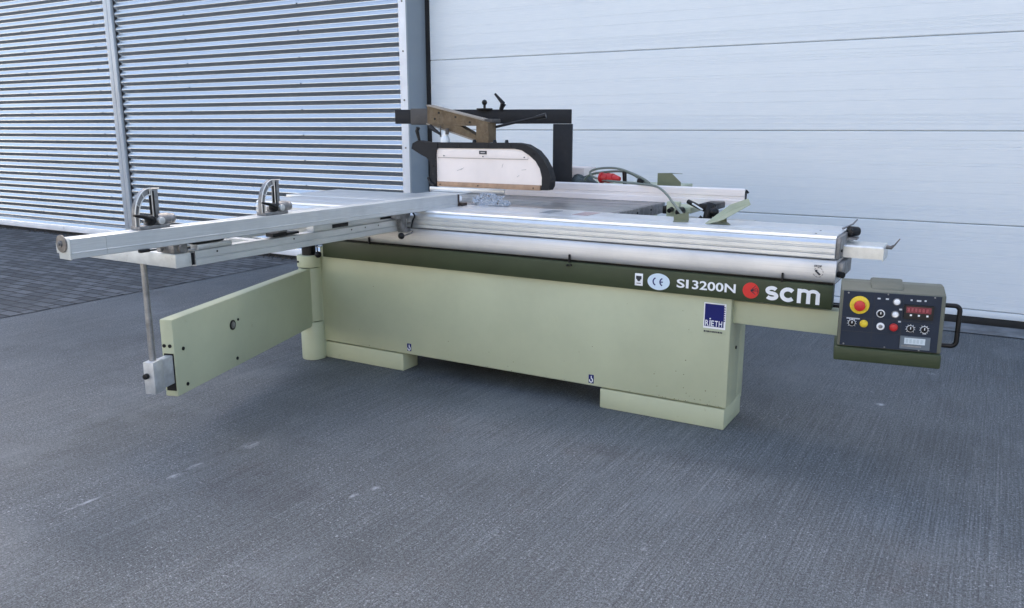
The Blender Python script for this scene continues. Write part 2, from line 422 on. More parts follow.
dr = empty('sectional_door', (-1, YD, 0), 'wide pale blue-white sectional overhead door with horizontal ribbing, behind the machine', 'door')
def door_panel(z0, z1):
    pts = [(YD+.04, z0), (YD+.006, z0), (YD, z0+.006)]
    rel = [.06,.075,.105,.12,.135,.16,.175,.33,.45,.62,.655,.80,.83,.855,.90]
    h = z1-z0
    for r_ in rel:
        z = z0 + r_*h
        pts += [(YD, z-.0025), (YD+.0013, z-.0002), (YD, z+.0025)]
    pts += [(YD, z1-.006), (YD+.006, z1), (YD+.04, z1)]
    mb = MB(); mb.prism(pts, 'x', -4.565, 2.38); return mb
for z0, z1 in ((.105,.686), (.686,1.298), (1.298,1.914), (1.914,2.53), (2.53,3.13)):
    p_ = door_panel(z0+.0018, z1-.0018); o_ = p_.build('door_panel', DOORM, dr, ang=2)
mb = MB(); mb.box(-4.565, 2.38, YD+.012, YD+.05, .102, 3.14); mb.build('joint_gasket', simple('gasket_grey', (.12,.13,.14), .7), dr)
mb = MB(); mb.box(-4.565, 2.38, YD-.004, YD+.04, .058, .103, bev=.003); mb.build('bottom_rail', DOORM, dr)
mb = MB(); mb.box(-4.565, 2.38, YD+.0, YD+.036, .0, .057, bev=.006); mb.box(-4.608, -4.567, YD-.01, YD+.04, 0, 3.12)
mb.build('rubber_seal', RUBBER, dr)
mb = MB(); mb.cyl((-.49, YD-.004, .112), (-.49, YD-.02, .112), .012, n=10); mb.build('lock_bolt', RUST, dr)

# leaf litter along the wall foot
bm = bmesh.new()
for i in range(2600):
    x = random.uniform(-12.5, -4.7); d = abs(random.gauss(0, .05)); y = YW-.03-d - (.06 if random.random() < .06 else 0)
    s_ = random.uniform(.004, .016); a = random.uniform(0, 6.28); z = random.uniform(.005, .022)*max(.2, 1-d*6)+.004
    n_ = random.choice((3,4,5))
    vs = [bm.verts.new((x+s_*math.cos(a+k*6.283/n_)*random.uniform(.6,1.3), y+s_*math.sin(a+k*6.283/n_)*.7, z+random.uniform(-.004,.007))) for k in range(n_)]
    f = bm.faces.new(vs); f.material_index = random.choice((0,0,0,1))
me = bpy.data.meshes.new('leaf_litter'); bm.to_mesh(me); bm.free()
me.materials.append(simple('dark_litter', (.028,.022,.016), .8)); me.materials.append(simple('brown_litter', (.11,.075,.05), .8))
o = bpy.data.objects.new('leaf_litter', me); COL.objects.link(o)
tag(o, 'dark dry leaf litter and dirt along the foot of the corrugated wall', 'leaf litter', kind='stuff')

# ------------------------------------------------------------------ the panel saw
YF = 3.475     # front of the feet
saw = empty('panel_saw', (-2.0, 3.75, 0), 'large cream and dark green sliding table panel saw standing on the concrete yard', 'panel saw')
# cabinet
mb = MB()
mb.box(-3.32, -.935, 3.458, 3.628, .105, .66, bev=.008)
mb.box(-3.30, -.945, 3.632, 3.755, .075, .66, bev=.006)
mb.box(-2.9, -1.72, 3.757, 4.55, .10, .84, bev=.006)
mb.box(-3.25, -.98, 3.50, 3.75, .655, .70)
mb.cyl((-.936, 3.56, .365), (-.931, 3.56, .365), .008, n=10, mat=1)
rc = random.Random(11)
for i in range(60):      # small chips in the paint
    x = rc.choice((rc.uniform(-3.2,-.95), rc.uniform(-1.3,-.95))); z = rc.choice((.112+rc.random()**2*.12, rc.uniform(.12,.58), .112)); s_ = rc.uniform(.0014,.0038)
    k = rc.choice((4,5,6)); mb.prism([(x + s_*rc.uniform(.5,1.2)*math.cos(6.283*j/k), z + s_*rc.uniform(.4,.9)*math.sin(6.283*j/k)) for j in range(k)], 'y', 3.4573, 3.4583, 2)
cab = mb.build('cabinet', [CREAM, BLACK, simple('chipped_primer', (.16,.14,.09), .6, wear=.3)], saw)
for x0, x1, y1 in ((-3.34, -2.742, 3.60), (-1.550, -.943, 3.735)):
    mb = MB(); mb.box(x0, x1, 3.464, y1, .0, .0985, bev=.007); mb.box(x0+.02, x1-.02, 3.49, y1-.02, .09, .11)
    mb.build('foot', CREAM, saw)
mb = MB(); mb.box(-2.75, -1.65, 4.3, 4.5, 0, .1, bev=.01); mb.build('rear_foot', CREAM, saw)
# lifting hook stickers
def hook(x, z):
    mb = MB(); mb.box(x-.0135, x+.0135, 3.4565, 3.458, z-.021, z+.021)
    p = [(x+.001, z+.016), (x+.001, z+.004)] + [(x + .008*math.sin(R(a)), z-.006+.010*math.cos(R(a))) for a in range(0, 290, 24)]
    mb.tube([(a, 3.4562, b_) for a, b_ in p], .0027, 6, 1)
    return mb.build('hook_sticker', [STBLUE, WHITE], cab)
hook(-2.692, .146); hook(-1.593, .140)
# dealer sticker
mb = MB()
mb.box(-1.056, -.958, 3.4565, 3.458, .463, .578, mat=1); mb.box(-1.051, -.966, 3.4555, 3.4572, .472, .573, mat=0)
for i in range(7): mb.box(-.9655, -.9605, 3.4555, 3.4572, .50+i*.010, .505+i*.010, mat=0)
x = -1.047
for ch, wd_ in (('R',.0155),('I',.0042),('E',.0125),('T',.014),('H',.015)):
    text_mesh(mb, ch, x, .474, .026, 3.4553, 1, .012, wd_); x += wd_+.0035
mb.cyl((-1.0258, 3.4556, .507), (-1.0258, 3.4548, .507), .0035, n=10, mat=1)
mb.box(-1.056, -.958, 3.4563, 3.458, .438, .461, mat=3)
x = -1.052
for wd in (.008,.005,.009,.006,.004,.008,.007,.005,.008,.006,.005):
    mb.box(x, x+wd-.001, 3.4555, 3.4566, .445, .4525, mat=2); x += wd+.0012
mb.build('dealer_sticker', [STBLUE, WHITE, INK, CREAM], cab)
# green trim band
mb = MB(); mb.box(-3.27, -.525, 3.43, 3.456, .607, .706, bev=.004)
mb.box(-3.27, -.530, 3.457, 3.50, .612, .70)
for x in (-1.706,): mb.cyl((x-.008, 3.4285, .690), (x-.008, 3.42, .690), .0055, n=8, mat=1); mb.cyl((x+.010, 3.4285, .692), (x+.010, 3.42, .692), .005, n=8, mat=1)
band = mb.build('trim_band', [GREEN, BLACK], saw)
mb = MB(); YB = 3.4292
text_mesh(mb, 'SI', -1.176, .6365, .039, YB, 0, .018, .054); text_mesh(mb, '3200N', -1.106, .6365, .039, YB, 0, .018, .191)
mb.build('lettering', WHITE, band)
mb = MB()
def ribbon(mb, c, wd, y0, y1, mat=0):
    """flat band of constant width along a centre line in the XZ plane"""
    n = len(c); Lp, Rp = [], []
    for i, (x, z) in enumerate(c):
        a = c[max(i-1, 0)]; b_ = c[min(i+1, n-1)]; dx, dz = b_[0]-a[0], b_[1]-a[1]; l = math.hypot(dx, dz)
        Lp.append((x-dz/l*wd/2, z+dx/l*wd/2)); Rp.append((x+dz/l*wd/2, z-dx/l*wd/2))
    for i in range(n-1): mb.prism([Lp[i], Lp[i+1], Rp[i+1], Rp[i]], 'y', y0, y1, mat)
YL0, YL1, zb, hh, wd = 3.4281, 3.4295, .6225, .060, .0155
def mir(p, x0, sx): return [(x0+a*sx, zb+b_) for a, b_ in p]
r_ = (hh-wd)/4
def el(cx, cz, rx, rz, a0, a1, n): return [(cx+rx*math.cos(R(a0+(a1-a0)*i/n)), cz+rz*math.sin(R(a0+(a1-a0)*i/n))) for i in range(n+1)]
w_s = .0188
ribbon(mb, mir(el(0, wd/2+3*r_, w_s, r_, 28, 262, 14) + el(0, wd/2+r_, w_s+.001, r_, 82, -152, 14), -.764, 1), wd, YL0, YL1)
ribbon(mb, mir(el(0, hh/2, .0245, (hh-wd)/2, 42, 318, 22), -.6985, 1), wd+.001, YL0, YL1)
for x in (-.654, -.6175, -.581): mb.prism([(x-wd/2, zb), (x+wd/2, zb), (x+wd/2, zb+hh-.012), (x-wd/2, zb+hh-.012)], 'y', YL0+.0002, YL1)
mb.prism([(-.654-wd/2, zb+.01), (-.654+wd/2, zb+.01), (-.654+wd/2, zb+hh), (-.654-wd/2, zb+hh)], 'y', YL0+.0001, YL1)
for q_, x in enumerate((-.654, -.6175)): ribbon(mb, mir(el(.01825, hh-wd/2-.0115, .01825, .0125, 178, 2, 12), x, 1), wd*.88, YL0-.0001*(1+q_), YL1)
mb.build('lettering', WHITE, band)
mb = MB(); mb.cyl((-.851, 3.431, .655), (-.851, 3.4285, .655), .034, n=40)
for a, l_ in ((0, .031), (25, .027), (50, .030), (-38, .026)):
    c_, s_ = math.cos(R(a)), math.sin(R(a))
    mb.tube([(-.851, 3.4282, .655), (-.851+l_*c_, 3.4282, .655+l_*s_)], [.0022, .0010], 5, 1)
mb.tube([(-.825, 3.4282, .665), (-.820, 3.4282, .655), (-.823, 3.4282, .645)], .0013, 5, 1)
mb.build('emblem', [REDP, INK], band)
# CE sticker
mb = MB(); mb.prism([(-1.260+.052*math.cos(R(a)), .6535+.0375*math.sin(R(a))) for a in range(0, 360, 10)], 'y', 3.4282, 3.4305)
def ce(cx, bar):
    mb.ring([(cx-.020*math.cos(R(a))*1, .6535+.020*math.sin(R(a))) for a in range(-68, 69, 8)],
            [(cx-.0145*math.cos(R(a)), .6535+.0145*math.sin(R(a))) for a in range(-68, 69, 8)], 'y', 3.4272, 3.4284, 1)
    if bar: mb.box(cx-.0155, cx-.004, 3.4272, 3.4284, .651, .656, mat=1)
ce(-1.268, False); ce(-1.236, True)
mb.build('round_sticker', [LBLUE, STBLUE], band)
mb = MB(); mb.box(-1.373, -1.335, 3.4282, 3.4305, .627, .683, bev=.0006)
mb.box(-1.367, -1.341, 3.4272, 3.4284, .657, .672, mat=1); mb.cyl((-1.354, 3.4283, .656), (-1.354, 3.4270, .656), .0085, n=12, mat=1); mb.box(-1.364, -1.344, 3.4272, 3.4284, .6365, .6395, mat=1)
mb.build('warning_sticker', [WHITE, INK], band)

# fixed beam under the sliding carriage
mb = MB()
bp = [(3.70,.8055),(3.449,.8055),(3.444,.802),(3.440,.794),(3.437,.776),(3.435,.757),(3.4345,.740),(3.437,.726),(3.442,.717),(3.450,.714),(3.70,.714)]
mb.prism(bp, 'x', -3.74, -.522)
mb.box(-3.40, -.53, 3.462, 3.70, .701, .714, mat=1)
for x in (-1.706, -.726, -2.925):
    mb.box(x-.0035, x+.0035, 3.425, 3.437, .704, .742, mat=1)
mb.box(-.522, -.500, 3.47, 3.68, .735, .795, mat=2, bev=.003)
mb.cyl((-.515, 3.470, .748), (-.497, 3.455, .748), .013, n=14, mat=1)
beam = mb.build('fixed_beam', [BEAM, BLACK, CASTAL], saw, ang=30)
mb = MB()   # STOP arrow mark
cx, cz = -.588, .755
for a0 in range(200, 520, 40):
    p = arc(cx, cz, .019, a0, a0+26, 4); mb.tube([(a, 3.4335, b_) for a, b_ in p], .0008, 4)
mb.prism([(cx-.012,cz+.010),(cx-.002,cz+.011),(cx-.005,cz+.006),(cx+.010,cz-.007),(cx+.005,cz-.012),(cx-.009,cz+.001),(cx-.013,cz+.004)], 'y', 3.4325, 3.4345)
text_mesh(mb, 'STOP', cx-.017, cz+.021, .009, 3.4345, 0, .02)
mb.build('stop_mark', INK, beam)

# sliding carriage with grooves
mb = MB()
cpz = [(3.82,.808),(3.462,.808),(3.446,.811),(3.443,.815),(3.443,.829),(3.452,.832),(3.452,.835),(3.443,.838),(3.443,.853),
       (3.447,.856),(3.447,.859),(3.443,.862),(3.443,.874),(3.446,.879),(3.450,.884),(3.451,.888),(3.449,.8915),(3.450,.896),(3.455,.9005),(3.463,.903),(3.474,.904),
       (3.568,.904),(3.570,.899),(3.578,.899),(3.580,.904),(3.62,.904),(3.622,.901),(3.626,.901),(3.628,.904),(3.815,.904),(3.82,.900)]
mb.prism(cpz, 'x', -3.80, -.532)
for x in (-.62,): mb.cyl((x, 3.60, .9035), (x, 3.60, .9055), .004, n=8, mat=1); mb.cyl((x, 3.50, .9035), (x, 3.50, .9055), .004, n=8, mat=1)
mb.box(-.5315, -.517, 3.455, 3.81, .812, .898, mat=2, bev=.003)
for y in (3.50, 3.60, 3.72): mb.cyl((-.519, y, .84), (-.512, y, .84), .006, n=8, mat=1)
car = mb.build('sliding_table', [ALU_X, BLACK, CASTAL], saw, ang=25)
mb = MB(); mb.box(-1.985, -1.925, 3.64, 3.79, .904, .9055); mb.build('scale_plate', simple('dark_scale', (.20,.22,.24), .4), car)
mb = MB(); mb.box(-1.80, -1.715, 3.64, 3.79, .904, .9055); mb.build('scale_plate', simple('red_scale', (.36,.26,.26), .4), car)
# knob and latch at the right end of the carriage
mb = MB()
mb.cyl((-.520, 3.66, .902), (-.482, 3.69, .900), .022, .019, 18, bev=.006); mb.box(-.5165, -.50, 3.63, 3.69, .885, .915, bev=.004)
mb.tube([(-.545,3.66,.910), (-.520,3.665,.924), (-.505,3.67,.932), (-.490,3.675,.952)], [.005,.004,.004,.003], 6, 1)
mb.box(-.5165, -.478, 3.62, 3.68, .872, .880, mat=1)
mb.build('end_stop', [BLACK, CASTAL], car)
# zinc tray with hook right of the carriage
mb = MB()
mb.prism([(3.545,.808),(3.545,.853),(3.55,.858),(3.70,.858),(3.70,.855),(3.553,.855),(3.548,.851),(3.548,.808)], 'x', -.5165, -.368)
mb.box(-.3678, -.365, 3.545, 3.70, .80, .853)
mb.tube([(-.365,3.62,.852),(-.347,3.62,.850),(-.334,3.62,.862),(-.317,3.62,.888)], [.008,.008,.003,.002], 8, 1)
mb.build('end_tray', [ZINC, RUST], saw)

# main table and its aluminium extension
mb = MB(); mb.box(-2.95, -1.678, 3.86, 4.615, .862, .9035, bev=.003); mb.box(-2.85, -1.75, 3.95, 4.55, .60, .862, mat=1)
for y in (4.0, 4.15, 4.30, 4.42): mb.box(-2.94, -1.70, y, y+.002, .9034, .9041, mat=2)
mb.build('main_table', [IRON, CREAM, BLACK], saw)
mb = MB(); mb.box(-1.672, -1.640, 3.86, 4.52, .845, .9045, bev=.003); 
for y in (3.93, 4.1, 4.3): mb.cyl((-1.641, y, .88), (-1.636, y, .88), .006, n=8, mat=1)
mb.box(-1.60, -1.56, 3.9, 4.5, .79, .83, bev=.003); mb.box(-1.64, -1.2, 3.94, 3.965, .77, .81, mat=1)
mb.box(-1.555, -1.10, 4.40, 4.44, .80, .84, mat=2)
mb.build('side_rail', [CASTAL, BLACK, ZINC], saw)
mb = MB(); mb.box(-3.96, -2.97, 3.845, 4.335, .872, .9035, bev=.004)
mb.box(-3.80, -3.70, 3.9, 4.25, .80, .872); mb.box(-3.2, -3.1, 3.9, 4.25, .80, .872)
mb.build('extension_plate', ALU_X, saw)

# rip fence
mb = MB()
mb.prism([(4.493,.9055),(4.493,.935),(4.496,.938),(4.496,.955),(4.493,.958),(4.493,.993),(4.497,.998),(4.530,.998),(4.534,.994),(4.534,.9055)], 'x', -2.70, -1.180)
mb.box(-1.182, -1.176, 4.50, 4.528, .915, .985, mat=1); mb.cyl((-1.18, 4.515, .99), (-1.165, 4.515, .975), .006, n=8, mat=1)
rf = mb.build('rip_fence', [FENCE_X, BLACK], saw, ang=25)
mb = MB(); mb.box(-3.29, -2.704, 4.495, 4.535, .9055, .937, bev=.003); mb.box(-3.28, -2.97, 4.337, 4.60, .88, .9035); mb.build('low_fence_strip', ALU_X, rf)
mb = MB()
mb.box(-1.525, -1.405, 4.28, 4.485, .872, .9035, bev=.005, mat=1); mb.box(-1.53, -1.46, 4.24, 4.28, .85, .935, bev=.004, mat=1)
mb.box(-1.575, -1.53, 4.30, 4.48, .862, .905, bev=.006)
mb.cyl((-1.44, 4.235, .892), (-1.44, 4.17, .886), .022, .017, 14, bev=.004); mb.cyl((-1.50, 4.24, .895), (-1.50, 4.20, .89), .014, .012, 12)
mb.tube([(-1.43,4.30,.935),(-1.36,4.27,.912),(-1.29,4.25,.89)], .013, 10); mb.tube([(-1.38,4.22,.932),(-1.32,4.21,.902)], .005, 8, 2)
mb.box(-1.345, -1.262, 4.22, 4.42, .90, .934, bev=.005)
mb.cyl((-1.285, 4.25, .935), (-1.300, 4.22, .845), .030, .022, 14, bev=.006); mb.ball((-1.262, 4.22, .893), .026)
mb.cyl((-1.31, 4.2, .85), (-1.318, 4.19, .82), .012, .009, 10); mb.tube([(-1.32,4.2,.87),(-1.345,4.19,.838)], .009, 8)
mb.build('fence_carriage', [BLACK, CREAM, ZINC], rf)

# blade guard hanging over the table (faces -Y)
G0, G1 = 4.055, 4.115
mb = MB()
outer = [(-3.094,1.200),(-3.085,1.231),(-3.047,1.248),(-2.987,1.2385),(-2.60,1.2395),(-2.36,1.2405),(-2.300,1.232),(-2.232,1.198),(-2.188,1.152),(-2.155,1.100),(-2.139,1.045),(-2.143,1.004),(-2.155,.983)]
inner = [(-3.090,1.190),(-3.04,1.168),(-2.995,1.155),(-2.900,1.155),(-2.899,1.206),(-2.372,1.208),(-2.325,1.200),(-2.279,1.175),(-2.236,1.142),(-2.208,1.100),(-2.195,1.052),(-2.196,1.010),(-2.204,.982)]
# build as quads between the two outlines of the top bar and nose
mb.ring(outer[3:], inner[4:5]+inner[4:], 'y', G0, G1) if False else None
top_o = outer[3:]; top_i = inner[4:5] + inner[4:]
n_ = min(len(top_o), len(top_i)); 
mb.prism(outer[3:] + inner[4:][::-1], 'y', G0, G1)
mb.prism([(-3.094,1.200),(-3.085,1.231),(-3.047,1.248),(-2.987,1.2385),(-2.9,1.2385),(-2.9,1.206),(-2.912,1.195),(-2.917,1.16),(-2.917,.976),(-2.957,.977),(-2.957,1.103),(-2.965,1.13),(-2.985,1.150),(-3.02,1.163)], 'y', G0-.004, G1+.002)
for x in (-2.75,-2.55,-2.40): mb.cyl((x, G0-.001, 1.222), (x, G0-.006, 1.222), .005, n=8, mat=1)
mb.cyl((-2.937, G0-.004, 1.10), (-2.937, G0-.009, 1.10), .005, n=8, mat=1); mb.cyl((-2.25, G0-.001, 1.18), (-2.25, G0-.006, 1.18), .005, n=8, mat=1)
for x in (-2.66, -2.52, -2.44): mb.cyl((x, 4.085, 1.238), (x, 4.085, 1.256), .013, .008, n=10)
guard = mb.build('blade_guard', [BLACKP, BLACK], saw)
mb = MB()
mb.prism([(-2.916,1.0085),(-2.916,1.205),(-2.375,1.2075),(-2.325,1.1995),(-2.279,1.1745),(-2.236,1.1415),(-2.209,1.10),(-2.196,1.052),(-2.197,1.0085)], 'y', 4.064, 4.10)
mb.box(-2.905, -2.29, 4.060, 4.0645, 1.148, 1.151, mat=2); mb.box(-2.905, -2.289, 4.061, 4.0645, 1.151, 1.204, bev=.001)  # thin dark strip paints the shade line below the upper part
mb.box(-2.611, -2.560, 4.058, 4.062, 1.174, 1.194, mat=1); mb.box(-2.600, -2.571, 4.0570, 4.0585, 1.181, 1.187, mat=3)
for x in (-2.86, -2.585, -2.31): mb.cyl((x, 4.0605, 1.161), (x, 4.057, 1.161), .0035, n=8, mat=1)
# pencil scratches
for a in ((-2.77,1.075,-2.735,1.088),(-2.745,1.08,-2.722,1.094),(-2.46,1.10,-2.452,1.122),(-2.36,1.05,-2.345,1.06),(-2.33,1.09,-2.30,1.093)):
    mb.tube([(a[0],4.0637,a[1]),(a[2],4.0637,a[3])], .0012, 4, 3)
mb.build('guard_panel', [WHITEP, INK, simple('panel_shade_line', (.35,.31,.29), .6), simple('pencil_grey', (.45,.42,.4), .7)], guard)
mb = MB(); mb.box(-2.913, -2.207, 4.057, 4.107, .979, 1.0080, bev=.002)
for x in (-2.89,-2.62,-2.25): mb.cyl((x, 4.0575, .992), (x, 4.054, .992), .004, n=8, mat=1)
mb.build('wooden_strip', [WOOD, BLACK], guard)
for tp, tr in (([(-3.045,4.06,1.325),(-3.055,4.06,1.305),(-3.042,4.065,1.245)], [.013,.012,.008]),
    ([(-2.97,4.08,1.33),(-2.945,4.07,1.318),(-2.885,4.06,1.287)], [.015,.013,.007]),
    ([(-2.972,4.05,1.03),(-2.955,4.05,1.0),(-2.925,4.05,.985)], [.009]*3)):
    mb = MB(); mb.tube(tp, tr, 10); mb.build('clamp_lever', BLACK, guard)
mb = MB(); mb.cyl((-2.868, 4.085, 1.236), (-2.868, 4.085, 1.272), .030, .026, 16, bev=.005); mb.cyl((-2.868, 4.085, 1.272), (-2.868, 4.085, 1.30), .02, .017, 14)
mb.cyl((-2.893, 4.075, 1.27), (-2.893, 4.075, 1.335), .004, n=8, mat=1); mb.cyl((-2.845, 4.075, 1.285), (-2.845, 4.075, 1.32), .011, n=10, mat=1)
mb.build('hose_fitting', [CLEARW, GREYB], guard)

# overhead arm carrying the guard
def hbeam(mb, p0, p1, z0, z1, th, mat=0, bev=.003):
    p0 = Vector((*p0, 0)); p1 = Vector((*p1, 0)); d = p1-p0; a = math.atan2(d.y, d.x)
    T = Matrix.Translation(p0) @ Matrix.Rotation(a, 4, 'Z')
    mb.box(0, d.length, 0, th, z0, z1, mat, bev, M=T)
mb = MB()
hbeam(mb, (-3.315, 4.18), (-2.318, 4.665), 1.347, 1.434, .08)
hbeam(mb, (-2.424, 4.620), (-2.314, 4.668), .60, 1.3455, .08)
mb.box(-2.44, -2.25, 4.62, 4.78, .56, .62)
arm = mb.build('overhead_arm', BLACKP, saw)
mb = MB(); hbeam(mb, (-3.213, 4.210), (-3.06, 4.285), 1.341, 1.4405, .095, 0); 
T = Matrix.Translation((-3.213,4.210,0)) @ Matrix.Rotation(math.atan2(.075,.153), 4, 'Z')
mb.box(.0, .165, -.012, .0, 1.345, 1.437, bev=.003, M=T)
mb.build('clamp_sleeve', GREYB, arm)
mb = MB()
BX = .026
# perforated triangular casting: three bars around a hole plus the boss
Y0, Y1 = 4.10, 4.16
mb.prism([(-3.005,1.45),(-3.005,1.347),(-2.768,1.3345),(-2.649,1.334),(-2.649,1.372)], 'y', Y0, Y1)
mb.prism([(-3.003,1.3465),(-2.770,1.3335),(-2.651,1.277),(-2.648,1.251)], 'y', Y0, Y1)
mb.prism([(-2.648,1.24),(-2.648,1.373),(-2.565,1.354),(-2.565,1.24)], 'y', Y0-.012, Y1+.012)
mb.prism([(-3.007,1.452),(-3.007,1.459),(-2.60,1.372),(-2.60,1.363)], 'y', Y0-.008, Y1+.008, mat=1)
mb.prism([(-3.010,1.344),(-3.010,1.350),(-2.65,1.252),(-2.65,1.243)], 'y', Y0-.008, Y1+.008, mat=1)
for p in ((-2.92,1.41),(-2.80,1.385),(-2.70,1.355),(-2.95,1.375)): mb.cyl((p[0], Y0+.001, p[1]), (p[0], Y0-.004, p[1]), .006, n=8, mat=2)
mb.box(-2.66, -2.55, 4.11, 4.20, 1.352, 1.374, mat=3, bev=.003)
mb.build('guard_bracket', [DUSTY, simple('dusty_edge', (.30,.26,.21), .7), BLACK, GREYB], arm)
mb = MB(); mb.tube([(-2.58,4.17,1.325),(-2.44,4.20,1.356),(-2.30,4.23,1.386)], .008, 10, 1); mb.tube([(-2.325,4.225,1.380),(-2.270,4.238,1.392)], [.012,.016], 12)
mb.build('pull_handle', [BLACK, BLACKP], arm)
mb = MB(); mb.cyl((-2.80,4.42,1.43), (-2.80,4.42,1.462), .008, n=8); mb.ball((-2.80,4.42,1.476), .017); mb.box(-2.84, -2.76, 4.39, 4.45, 1.4335, 1.441)
mb.tube([(-2.70,4.45,1.43),(-2.69,4.45,1.452),(-2.682,4.45,1.468)], [.012,.015,.019], 10); mb.tube([(-2.682,4.45,1.468),(-2.742,4.45,1.528)], [.013,.007], 10)
mb.build('clamp_knob', BLACK, arm)

# control console arm (box beam)
mb = MB(); mb.box(-.94, -.40, 3.49, 3.62, .49, .592, bev=.005); mb.box(-.465, -.40, 3.32, 3.49, .50, .58, bev=.005)
mb.box(-.60, -.42, 3.50, 3.515, .604, .616, mat=1)
mb.build('console_arm', [CREAM, BLACK], saw)
# control console, turned a little to the operator
T = Matrix.Translation((-.452, 3.135, .487)) @ Matrix.Rotation(R(9), 4, 'Z')
Wd = .345; F0, F1 = .053, .262; TILT = .012
mb = MB(T)
mb.prism([(.0,F0),(TILT,F1),(.10,F1+.018),(.165,F1+.016),(.165,F0)], 'x', 0, Wd, bev=.006)
for f in (): pass
mb.prism([(.10,F1-.01),(.03,F1+.004),(.05,F1+.018),(.15,F1+.030),(.163,F1)], 'x', .10, .21, bev=.008)
con = mb.build('control_console', [GREYHOOD], saw, M=T)
mb = MB(); mb.box(-.008, Wd+.002, -.012, .165, 0, F0-.001, bev=.006); mb.build('console_base', GREEN, con, M=T)
# face plate frame: map (u,v) in [0,1]^2 to face
def fp(u, v, d=0):
    z = F1-.004 + (F0+.004-(F1-.004))*v; t = (z-F0)/(F1-F0)
    return Vector((.010 + (Wd-.024)*u, -.002 - d + TILT*t, z))
def fbox(mb, u0, u1, v0, v1, d0, d1, mat=0):
    tb = bmesh.new(); P = [fp(u0,v0,d0),fp(u1,v0,d0),fp(u1,v1,d0),fp(u0,v1,d0),fp(u0,v0,d1),fp(u1,v0,d1),fp(u1,v1,d1),fp(u0,v1,d1)]
    V = [tb.verts.new(p) for p in P]
    for q in ((0,1,2,3),(7,6,5,4),(0,4,5,1),(1,5,6,2),(2,6,7,3),(3,7,4,0)): tb.faces.new([V[i] for i in q])
    bmesh.ops.recalc_face_normals(tb, faces=tb.faces[:]); mb.add(tb, mat)
mb = MB(); fbox(mb, 0, 1, 0, 1, -.003, .0015, 0)
LINE = simple('panel_line', (.010,.013,.022), .5)
for u in (.325, .62): fbox(mb, u-.003, u+.003, .01, .93, .0015, .0019, 1)
for v, u0, u1 in ((.475,.01,.32),(.73,.01,.62),(.475,.62,.93),(.47,.33,.62)): fbox(mb, u0, u1, v-.004, v+.004, .0015, .002, 1)
for u, v, du in ((.37,.10,.016),(.455,.10,.016),(.60,.27,.014),(.60,.49,.014),(.70,.09,.010),(.775,.095,.022),(.84,.09,.010),(.86,.67,.018)): fbox(mb, u-du, u+du, v-.014, v+.014, .0015, .0019, 2)
fbox(mb, .05, .19, .475-.012+.02, .475+.03, .0015, .0022, 2)
for u, v in ((.05,.03),(.46,.015),(.93,.02),(.04,.97),(.47,.975),(.82,.98)):
    p = fp(u, v, .001); mb.cyl(p, p+Vector((0,-.003,0)), .003, n=8, mat=3)
face = mb.build('face_plate', [NAVY, LINE, simple('print_grey', (.5,.52,.56), .5), CASTAL], con, M=T)
def knob(name, u, v, parts, mats):
    mb = MB(); d = 0.001
    for r0, r1, h, mt in parts:
        a = fp(u, v, d); b_ = fp(u, v, d+h); mb.cyl(a, b_, r0, r1, 24, mt, bev=min(h, r1)*.25); d += h
    return mb.build(name, mats, con, M=T)
knob('emergency_button', .175, .24, [(.0335,.033,.004,0),(.017,.016,.010,1),(.0195,.0185,.014,1)], [YELLOW, RED])
knob('push_button', .235, .575, [(.014,.014,.004,0),(.0115,.011,.006,0)], [YELLOW])
knob('signal_lamp', .555, .14, [(.0135,.0135,.003,1),(.011,.009,.009,0)], [WHITE, CASTAL])
knob('signal_lamp', .55, .365, [(.0135,.0135,.003,1),(.011,.009,.009,0)], [WHITE, CASTAL])
knob('push_button', .41, .60, [(.0135,.0135,.004,0),(.007,.007,.003,1)], [WHITE, CASTAL])
knob('push_button', .545, .60, [(.0145,.0145,.005,0),(.0135,.012,.008,0)], [RED])
def dial(u, v, ticks=True):
    mb = MB(); a = fp(u, v, .0012)
    if ticks:
        for k in range(9):
            an = R(-135+k*33.75); c_ = a + Vector((.0165*math.sin(an), -.001, .0165*math.cos(an))); c2 = a + Vector((.0135*math.sin(an), -.001, .0135*math.cos(an)))
            mb.tube([c2, c_], .0009, 4, 1)
    mb.cyl(fp(u,v,.0012), fp(u,v,.0028), .0145 if not ticks else .0128, n=24, mat=1)
    mb.cyl(fp(u,v,.002), fp(u,v,.013), .0115, .0095, 20, 0, bev=.002)
    p = fp(u, v, .0135); mb.box(p.x-.0012, p.x+.0012, p.y-.001, p.y+.002, p.z, p.z+.009, mat=1)
    return mb.build('rotary_knob', [BLACK, WHITE], con, M=T)
dial(.40, .37, False); dial(.715, .60); dial(.855, .60); dial(.11, .575)
mb = MB(); fbox(mb, .635, .93, .17, .42, .0015, .010, 0); fbox(mb, .655, .905, .20, .31, .010, .0108, 1)
for u in (.705, .785, .87): fbox(mb, u-.010, u+.010, .335, .365, .010, .011, 2)
for i in range(6): fbox(mb, .668+i*.037, .690+i*.037, .225, .285, .0108, .0111, 3)
mb.build('digital_display', [BLACK, simple('red_window', (.16,.015,.03), .25), WHITE, simple('red_segments', (.28,.03,.05), .3)], con, M=T)
mb = MB(); fbox(mb, .622, .925, .735, .965, .0015, .006, 0); fbox(mb, .665, .875, .765, .875, .006, .0066, 1)
for i in range(5): fbox(mb, .680+i*.037, .703+i*.037, .785, .855, .0066, .0069, 2)
fbox(mb, .64, .84, .90, .925, .006, .0063, 3)
mb.build('hour_counter', [simple('counter_case', (.10,.13,.16), .4), simple('counter_window', (.55,.62,.66), .3), simple('counter_digit', (.42,.50,.54), .4), CASTAL], con, M=T)
mb = MB(); zA, zB, xr = .075, .222, Wd+.055
